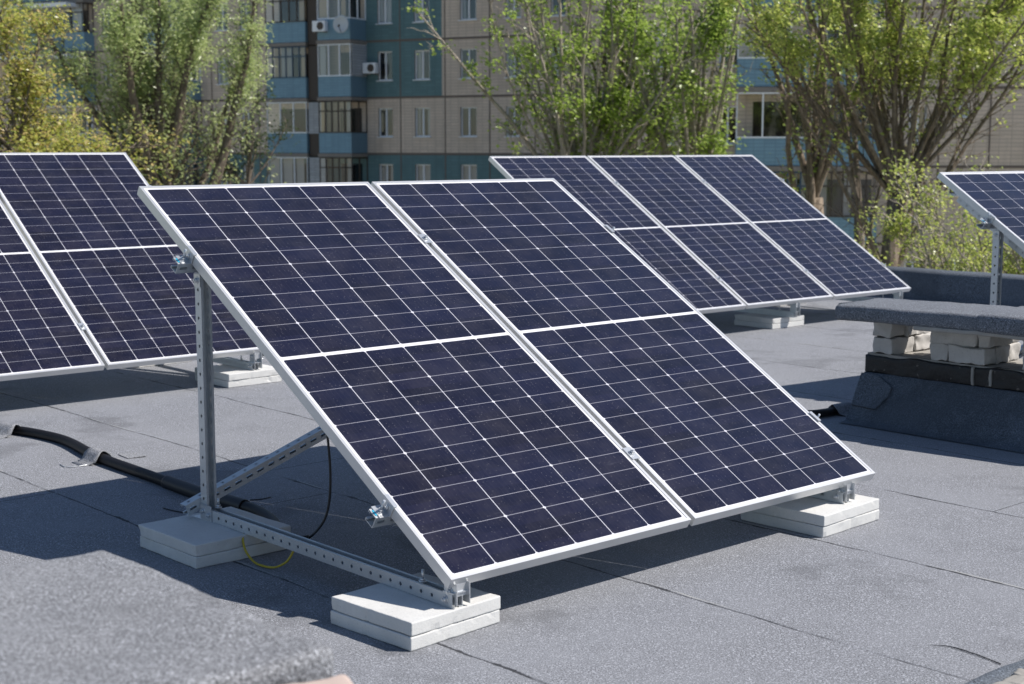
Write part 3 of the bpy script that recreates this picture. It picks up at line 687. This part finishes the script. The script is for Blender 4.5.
# ---- block of flats in the middle and left
F1 = Facade(-6.985, 72, R(-27), 369)
b1 = thing('apartment_block', 'long block of flats with green and beige tiles behind the left trees', 'building', (0, 0, 0))
b1.matrix_local = Matrix.Translation((F1.o.x, F1.o.y, GZ)) @ Matrix.Rotation(R(-27), 4, 'Z')
shift = Matrix.Translation((0, 0, -GZ))
sub1 = b1
FL = 2.67; Z0 = 1.056
def loc(o_): o_.matrix_local = shift @ o_.matrix_local
before = set(bpy.data.objects)
xr_, xl = F1.t(640), F1.t(-120)
win_px = [(380, 394), (416, 431), (461, 477), (506, 521), (550, 565), (594, 609), (245, 256), (110, 121), (222, 233), (-30, -18)]
holes = []; wins = []
for k in range(-3, 5):
    zf = Z0 + FL * k
    for (pa, pb) in win_px:
        a, b = F1.t(pa), F1.t(pb)
        if a > F1.t(600): continue
        h = (a, b, zf + .82, zf + 2.18); holes.append(h); wins.append(h)
colx = [(F1.t(321, 1.4), F1.t(353, 1.4), 1.4, 'R'), (F1.t(270, .75), F1.t(309, .75), .75, 'L'), (F1.t(150, .75), F1.t(196, .75), .75, 'L'), (F1.t(30, .75), F1.t(92, .75), .75, 'L')]
for k in range(-3, 5):
    zf = Z0 + FL * k
    for (a, b, o_, s_) in colx: holes.append((a + .3, b - .3, zf + .05, zf + 2.2))
def reg1(x, z):
    k = math.floor((z - Z0) / FL)
    if k < 0: return 0
    if k == 0: return 1
    return 0 if x < F1.t(443) and x > F1.t(369) - .02 else 1
tg = F1.t(443)
wall(b1, F1, xl, xr_, GZ, 15, holes, {'x': [tg, 0, F1.t(369) - .02], 'z': [Z0 + FL * k for k in range(-3, 6)], 'f': reg1}, [M_green, M_beige, M_slabc, M_dark], 11)
for i, h in enumerate(wins): window(b1, *h)
mb = MB()   # joints between the wall panels
for k in range(-3, 6): mb.box((xl, -.012, Z0 + FL * k - .05), (xr_, .0, Z0 + FL * k + .05))
for px in (402, 446, 490, 535, 579, 262, 140, 216): x = F1.t(px); mb.box((x - .03, -.01, GZ), (x + .03, -.0, 15))
mb.build('panel_joints', M_joint, b1)
styles = {('R', 2): ('white', M_frame), ('R', 1): ('white', M_frame), ('R', 0): ('brown', M_framek), ('R', -1): ('brown', M_framek), ('L', 2): ('brown', M_framek), ('L', 1): ('blue', M_frameb), ('L', 0): ('white', M_frame), ('L', -1): ('white', M_frame)}
for ci, (a, b, o_, s_) in enumerate(colx):
    for k in range(-3, 5):
        st, fm = styles.get((s_, k), ('white', M_frame))
        if ci > 1: st, fm = [('white', M_frame), ('blue', M_frameb), ('brown', M_framek)][(k + ci) % 3]
        balcony(b1, a, b, Z0 + FL * k + .02, o_, FL, st, fm)
# dark sheet painted for the shade of the recess between the two balcony columns, with block infill on some floors
xa, xb = colx[1][1] + .06, colx[0][0] - .06
mb = MB()
for k in range(-3, 5):
    zf = Z0 + FL * k; m_ = [2, 0, 1, 2, 2][(k + 3) % 5]
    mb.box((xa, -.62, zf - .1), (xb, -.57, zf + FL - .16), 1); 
    if k in (0, -1): mb.box((xa, -.68, zf + .98), (xb, -.625, zf + FL - .18), 2)
mb.build('recess_shade_infill', [M_slabc, M_framek, M_wb], b1)
mb = MB(); zf = Z0 + FL; mb.box((.02 - .03, -1.3, zf + 1.0), (.03, -.02, zf + FL - .2)); mb.build('block_infill', M_wb, b1)
for k in (3, 4, 2):
    mb = MB(); x0 = F1.t(-60); x1 = F1.t(95); mb.box((x0, -1.5, Z0 + FL * k - .38), (x1, -.01, Z0 + FL * k - .17)); mb.build('canopy', M_frame, b1)
for o_ in [o_ for o_ in b1.children]: loc(o_)
# air conditioners and dish hang on the block: things of their own
def w1(x, y, z): return F1.M @ Vector((x, y, z))
def aircon(px, py, out, label):
    x = F1.t(px, out); z = F1.z(px, py, out); r_ = thing('air_conditioner', label, 'air conditioner', (0, 0, 0), 0, 'air conditioners on the block of flats')
    r_.matrix_local = Matrix.Translation(w1(x, -out, z)) @ Matrix.Rotation(R(-27), 4, 'Z')
    bm = rough_bm(.72, .28, .5, .2, .02, 0, 1, 0); from_bm(bm, 'casing', M_frame, r_, Matrix.Translation((-.36, 0, -.25)))
    mb = MB(); mb.tube([(.1, -.012, 0), (.1, -.002, 0)], [.19, .19], 20); mb.build('fan_grille', M_framek, r_)
    mb = MB(); mb.box((-.3, .02, -.3), (-.26, .5, -.255)); mb.box((.26, .02, -.3), (.3, .5, -.255)); mb.build('bracket', M_slabc, r_)
aircon(322, 26, 1.7, 'white air conditioner on the balcony wall left of the satellite dish')
aircon(371, 68, .5, 'white air conditioner on the green wall beside the bricked balcony side')
x = F1.t(344, 2.1); z = F1.z(344, 24, 2.1)
r_ = thing('satellite_dish', 'round pale satellite dish on the upper balcony of the block of flats', 'satellite dish')
r_.matrix_local = Matrix.Translation(w1(x, -2.1, z)) @ Matrix.Rotation(R(-22), 4, 'Z')
mb = MB(); vs = [(0, .1, 0)]; n = 28
for r in (1, 2, 3, 4):
    for k in range(n): t = 2 * math.pi * k / n; q = r / 4 * .41; vs.append((q * math.cos(t), .1 - .1 * (r / 4) ** 2, q * math.sin(t)))
fs = [(0, 1 + (k + 1) % n, 1 + k) for k in range(n)] + [(1 + (r - 1) * n + k, 1 + (r - 1) * n + (k + 1) % n, 1 + r * n + (k + 1) % n, 1 + r * n + k) for r in (1, 2, 3) for k in range(n)]
mb.add(vs, fs, 0, True); o = mb.build('reflector', mat('dish_paint', (.5, .54, .58), .5), r_); o.modifiers.new('s', 'SOLIDIFY').thickness = .008
mb = MB(); mb.tube([(0, .05, -.4), (.1, -.4, -.12)], [.015, .015], 6); mb.cyl((.1, -.42, -.14), (.1, -.34, -.08), .045, 10); mb.build('receiver_arm', M_framek, r_)
mb = MB(); mb.tube([(0, .1, 0), (0, .65, -.15)], [.025, .025], 6); mb.build('bracket', M_slabc, r_)

# ---- nearer block on the right
F2 = Facade((604 - 512) / 1474.6 * 54, 54, R(-7), 604)
b2 = thing('apartment_block', 'nearer beige block of flats with wide blue balconies behind the trees on the right', 'building')
b2.matrix_local = Matrix.Translation((F2.o.x, F2.o.y, GZ)) @ Matrix.Rotation(R(-7), 4, 'Z')
FL2 = 2.75; Z2 = .70
x0, x1 = F2.t(590), F2.t(1250); holes = []; wins = []
for k in range(-3, 5):
    zf = Z2 + FL2 * k
    for (pa, pb) in ((655, 672), (716, 735), (905, 922), (1075, 1100)):
        h = (F2.t(pa), F2.t(pb), zf + .8, zf + 2.15); holes.append(h); wins.append(h)
    h = (F2.t(946), F2.t(965), zf + 1.75, zf + 2.25); holes.append(h); wins.append(h)
    holes.append((F2.t(750), F2.t(805), zf + .05, zf + 2.3)); holes.append((F2.t(822), F2.t(870), zf + .05, zf + 2.3))
wall(b2, F2, x0, x1, GZ, 14, holes, {'x': [], 'z': [], 'f': lambda x, z: 1}, [M_green, M_beige, M_slabc, M_dark], 12)
for h in wins: window(b2, *h)
for k in range(-3, 5):
    zf = Z2 + FL2 * k + .02; st = [('white', M_frame), ('blue', M_frameb), ('white', M_frame)][k % 3]
    balcony(b2, F2.t(734, 1.1), F2.t(812, 1.1), zf, 1.1, FL2, 'blue' if k == -1 else 'white', M_frameb if k == -1 else M_frame)
    balcony(b2, F2.t(818, 1.1), F2.t(876, 1.1), zf, 1.1, FL2, 'brown' if k % 2 else 'blue', M_framek if k % 2 else M_frameb)
mb = MB()
for k in range(-3, 5): mb.box((x0, -.012, Z2 + FL2 * k - .05), (x1, 0, Z2 + FL2 * k + .05))
for px in (640, 700, 890, 935, 985, 1040): x = F2.t(px); mb.box((x - .03, -.01, GZ), (x + .03, 0, 14))
mb.build('panel_joints', M_joint, b2)
for o_ in [o_ for o_ in b2.children]: loc(o_)

# ------------------------------------------------------------------ trees
def bark(name, c0, c1):
    m = mat(name, rough=.9, spec=.2); g = G(m); P = g.obj()
    st = g.n('ShaderNodeMapping', {0: P, 3: (1, 1, .25)})
    n_ = g.noise(st.outputs[0], 22, 4, .7); g.set('Base Color', g.mix(g.ramp(n_, .3, .7), c0, c1)); g.bump(n_, .8, .03); return m
M_bark = bark('brown_bark', (.1, .075, .055), (.32, .26, .2)); M_barkg = bark('grey_bark', (.2, .17, .14), (.5, .45, .38)); M_barkd = bark('dark_bark', (.07, .055, .045), (.24, .2, .16))
def leafm(name, cols, trans=.5, trough=.34):
    m = mat(name); g = G(m)
    ge = g.n('ShaderNodeNewGeometry'); r = ge.outputs['Random Per Island']
    cr = g.n('ShaderNodeValToRGB', [r]); el = cr.color_ramp.elements
    el[0].position = 0; el[0].color = (*cols[0], 1); el[1].position = 1; el[1].color = (*cols[-1], 1)
    for i, c in enumerate(cols[1:-1]): e = el.new((i + 1) / (len(cols) - 1)); e.color = (*c, 1)
    g.set('Base Color', cr.outputs[0]); g.p.inputs['Roughness'].default_value = trough; g.p.inputs['Specular IOR Level'].default_value = .6
    tl = g.n('ShaderNodeBsdfTranslucent', [cr.outputs[0]]); mx = g.n('ShaderNodeMixShader', [trans, g.p.outputs[0], tl.outputs[0]])
    g.t.links.new(mx.outputs[0], g.out.inputs[0]); return m
L_yel = leafm('yellow_green_leaf', [(0.258, 0.321, 0.064), (0.464, 0.515, 0.103), (0.644, 0.618, 0.155), (0.618, 0.464, 0.206), (0.361, 0.438, 0.091)])
L_grey = leafm('grey_green_leaf', [(0.284, 0.374, 0.149), (0.448, 0.538, 0.224), (0.598, 0.65, 0.314), (0.359, 0.448, 0.179)])
L_pop = leafm('poplar_leaf', [(0.168, 0.265, 0.041), (0.336, 0.463, 0.084), (0.504, 0.629, 0.155), (0.224, 0.336, 0.056)])
L_lime = leafm('lime_leaf', [(0.253, 0.329, 0.076), (0.455, 0.543, 0.127), (0.632, 0.65, 0.202), (0.329, 0.43, 0.089)])
L_shade = leafm('shaded_leaf', [(.03, .055, .014), (.05, .085, .02), (.08, .11, .03)])  # leaf colours darkened to carry the shade this shrub stands in
def bez(p, d, L, n, rg, wob, up):
    pts = [Vector(p)]; d = Vector(d).normalized(); s = L / n
    for i in range(n):
        d = (d + Vector((rg.gauss(0, wob), rg.gauss(0, wob), rg.gauss(0, wob) + up))).normalized(); pts.append(pts[-1] + d * s)
    return pts
def leaf_quad(vs, fs, c, rg, size, asp):
    nn = Vector((rg.gauss(.35, .55), rg.gauss(0, .55), 1)).normalized(); t_ = rg.uniform(0, 6.28)
    d = nn.orthogonal().normalized(); d = (Matrix.Rotation(t_, 3, nn) @ d); q = nn.cross(d); s = size * rg.uniform(.6, 1.25); b = len(vs)
    up = d.cross(q) * s * .12
    vs += [tuple(c), tuple(c + d * s * .5 + q * s * asp + up), tuple(c + d * s), tuple(c + d * s * .5 - q * s * asp + up)]
    fs += [(b, b + 1, b + 2), (b, b + 2, b + 3)]
def tree(name, label, base, th, r0, limbs, leafmat, barkmat, seed, twig=(.5, 1.0), tw_every=.35, leaves=22, lsize=.08, asp=.35, lmin=0.25, dens=None, up=.03, tw_ang=.7, clump=.16, sub=2, bare=0, lean=(0, 0), group='trees between the roof and the flats', maxr=None):
    rg = random.Random(seed); root = thing(name, label, 'shrub' if name == 'shrub' else 'tree', tuple(base), 0, group)
    wood = MB(); lv, lf = [], []
    top = bez((0, 0, -.1), (lean[0], lean[1], 1), th, 6, rg, .03, 0) if th > 0 else [Vector((0, 0, 0))]
    if th > 0: wood.tube(top, [r0 * (1.25 if i == 0 else 1 - .2 * i / 6) for i in range(len(top))], 10)
    tp = top[-1]
    for (az, sp, L, rr, st) in limbs:
        d = Vector((math.cos(az) * math.sin(sp), math.sin(az) * math.sin(sp), math.cos(sp)))
        s0 = top[max(0, int(len(top) - 1 - st))] if th > 0 else Vector((rg.uniform(-.3, .3), rg.uniform(-.3, .3), 0))
        n = max(5, int(L / .4)); pts = bez(s0, d, L, n, rg, .055, up)
        wood.tube(pts, [rr * (1 - .85 * i / n) + .006 for i in range(n + 1)], 6, cap=False)
        for i in range(1, n + 1):
            f = i / n
            if f < .2: continue
            nt_ = max(1, int(L / n / tw_every + rg.random()))
            for _ in range(nt_):
                dd = (pts[i] - pts[i - 1]).normalized(); side = (Matrix.Rotation(rg.uniform(0, 6.28), 3, dd) @ dd.orthogonal().normalized())
                td = dd * math.cos(tw_ang) + side * math.sin(tw_ang); tl = rg.uniform(*twig) * (1.15 - .5 * f)
                tp_ = bez(pts[i - 1].lerp(pts[i], rg.random()), td, tl, 4, rg, .12, .05)
                wood.tube(tp_, [.014, .012, .01, .007, .004], 3, cap=False)
                if f < lmin: continue
                wpos = root.location + tp_[-1]
                dn = dens(tp_[-1], rg) if dens else 1
                dn *= max(.05, min(2.4, .9 + 3.2 * noise.noise(wpos * 1.15)))
                for _s in range(sub):
                    k0 = rg.randrange(1, 5); sp_ = bez(tp_[k0], (tp_[k0] - tp_[k0 - 1]) + Vector((rg.gauss(0, .4), rg.gauss(0, .4), rg.gauss(0, .4))) * tl * .25, tl * .45, 2, rg, .2, .0)
                    wood.tube(sp_, [.008, .006, .003], 3, cap=False)
                    nl = int(leaves / sub * dn + rg.random())
                    for _l in range(nl):
                        j = rg.random() * 2; k_ = min(1, int(j)); c = sp_[k_].lerp(sp_[k_ + 1], j - k_) + Vector((rg.gauss(0, 1), rg.gauss(0, 1), rg.gauss(0, 1))) * clump * .5
                        leaf_quad(lv, lf, c, rg, lsize, asp)
    wood.build('trunk', barkmat, root)
    if lv:
        me = bpy.data.meshes.new('crown'); me.from_pydata(lv, [], lf); me.materials.append(leafmat); o = bpy.data.objects.new('crown', me); COL.objects.link(o); o.parent = root
    return root, len(lf) // 2
def limbs(n, rg, sp, L, rr, st=(0, 2), az=None):
    return [((az if az is not None else 0) + (rg.uniform(0, 6.283) if az is None else rg.gauss(0, .6)), rg.uniform(*sp), rg.uniform(*L), rg.uniform(*rr), rg.randint(*st)) for _ in range(n)]
def at(px, Y, z=GZ): return Vector(((px - 512) / 1474.6 * Y, Y, z))
tot = 0
lg = random.Random(3)
# far left, yellow green with hanging catkins
r_, n_ = tree('birch_tree', 'yellow green tree with catkins filling the top left corner', at(10, 24), 9.4, .16, limbs(110, lg, (.1, 2.1), (1.5, 2.9), (.015, .035), (0, 5)), L_yel, M_barkd, 21, twig=(.4, .9), tw_every=.16, leaves=44, sub=3, lsize=.075, asp=.32, up=.015, tw_ang=.8, clump=.2, lmin=.2, dens=lambda p, r: .5 if p.x > 1.75 else 1.5); tot += n_
# grey green willow like tree
r_, n_ = tree('willow_tree', 'grey green bushy tree with several dark stems left of the blue balconies', at(172, 36), 8.3, .28, limbs(17, lg, (.06, .72), (4, 7), (.08, .17), (0, 2)) + limbs(14, lg, (.5, 1.1), (1.8, 3.4), (.02, .05), (0, 2)), L_grey, M_barkd, 22, twig=(.5, 1.1), tw_every=.13, leaves=80, sub=4, lsize=.105, asp=.24, up=.02, clump=.3, lmin=.28, dens=lambda p, r: (1.3 if p.z > 10.6 else .22)); tot += n_
r_, n_ = tree('shrub', 'dark green shaded shrub below the beige wall, right of the bushy tree', at(236, 47), 8.3, .09, limbs(26, lg, (.2, 1.1), (1.4, 3.0), (.02, .05), (0, 3)), L_shade, M_barkd, 23, twig=(.4, .9), tw_every=.2, leaves=50, sub=3, lsize=.1, asp=.35, clump=.3); tot += n_
# middle: upright suckering poplars
def fan(n, sp, L, rr, cx=0, seed=0):
    rg = random.Random(seed); out = []
    for i in range(n):
        a = rg.choice((0, math.pi)) + rg.gauss(0, .9); out.append((a, rg.uniform(*sp), rg.uniform(*L), rg.uniform(*rr), rg.choice((0, 0, 0, 1))))
    return out
r_, n_ = tree('poplar_tree', 'pollarded poplar fanning out in pale stems left of the wide far array top', at(545, 32), 7.9, .22, fan(28, (.1, .66), (3.8, 6.6), (.03, .06), 0, 31), L_pop, M_barkg, 24, twig=(.35, .9), tw_every=.27, leaves=26, sub=3, lsize=.105, asp=.38, clump=.16, lmin=.18, up=.035, dens=lambda p, r: .5 if p.z < 9.8 else .95, group='poplars behind the far array'); tot += n_
r_, n_ = tree('poplar_tree', 'poplar with dense upright shoots directly behind the middle of the far array', at(632, 34), 7.8, .3, fan(22, (.04, .42), (4.2, 7), (.05, .1), 0, 32), L_pop, M_barkd, 25, twig=(.35, .85), tw_every=.27, leaves=26, sub=3, lsize=.1, asp=.38, clump=.16, lmin=.15, up=.03, dens=lambda p, r: .5 if p.z < 9.6 else .95, group='poplars behind the far array'); tot += n_
r_, n_ = tree('poplar_tree', 'poplar leaning right with bright green leaves over the far array right corner', at(684, 33), 7.8, .2, fan(18, (.06, .42), (3.8, 6.4), (.04, .075), 0, 33), L_pop, M_barkg, 26, twig=(.35, .9), tw_every=.27, leaves=28, sub=3, lsize=.105, asp=.38, clump=.18, lmin=.2, up=.03, dens=lambda p, r: .55 if p.z < 9.3 else 1.1, group='poplars behind the far array'); tot += n_
# right: brown stemmed trees
r_, n_ = tree('acacia_tree', 'bare stemmed tree with rough brown trunk left of the forked one', at(846, 30), 8.5, .24, fan(11, (.05, .4), (4, 6.4), (.05, .1), 0, 34), L_pop, M_bark, 27, twig=(.35, .9), tw_every=.25, leaves=16, sub=3, lsize=.1, asp=.36, clump=.18, lmin=.25, up=.03, dens=lambda p, r: .45 if p.z < 10.4 else .9, lean=(-.04, 0), group='brown trunked trees on the right'); tot += n_
r_, n_ = tree('acacia_tree', 'brown trunked tree forking into many stems left of the right edge array', at(884, 26), 8.62, .2, fan(28, (.05, .85), (3.8, 6.8), (.025, .06), 0, 35), L_lime, M_bark, 28, twig=(.4, 1.0), tw_every=.2, leaves=44, sub=3, lsize=.09, asp=.36, clump=.18, lmin=.25, up=.02, lean=(.01, 0), dens=lambda p, r: (1.5 if p.z > 10.6 else .1), group='brown trunked trees on the right'); tot += n_
r_, n_ = tree('acacia_tree', 'slim dark trunk standing close beside the forked brown tree', at(864, 28.5), 8.3, .13, fan(3, (.05, .3), (3, 5), (.03, .06), 0, 36), L_lime, M_barkd, 29, twig=(.3, .8), tw_every=.5, leaves=7, lsize=.09, clump=.18, lmin=.4, lean=(.06, 0), group='brown trunked trees on the right'); tot += n_
# shrubs behind the parapet
for i, (px, Y, top, s, lab) in enumerate(((972, 23, 7.4, 41, 'sunlit yellow green shrub behind the parapet right of the brown trunks'), (1005, 22, 7.5, 42, 'sunlit lime green shrub behind the post of the right edge array'), (1085, 21, 7.6, 43, 'lime green shrub at the right edge of the photo behind the parapet'), (788, 30, 7.2, 44, 'small green shrub showing over the wide far array right edge'))):
    r_, n_ = tree('shrub', lab, at(px, Y), 5.6, .07, limbs(60 if i < 3 else 12, random.Random(s), (.1, 1.0), (1.8, 3.9) if i < 3 else (1.5, 2.8), (.012, .03), (0, 3)), L_lime, M_barkg, s, twig=(.35, .8), tw_every=.13, leaves=42, sub=3, lsize=.066, asp=.36, clump=.2, lmin=.05, up=.02, dens=lambda p, r: .9 if p.z < 8.6 else .5, group='shrubs behind the parapet'); tot += n_
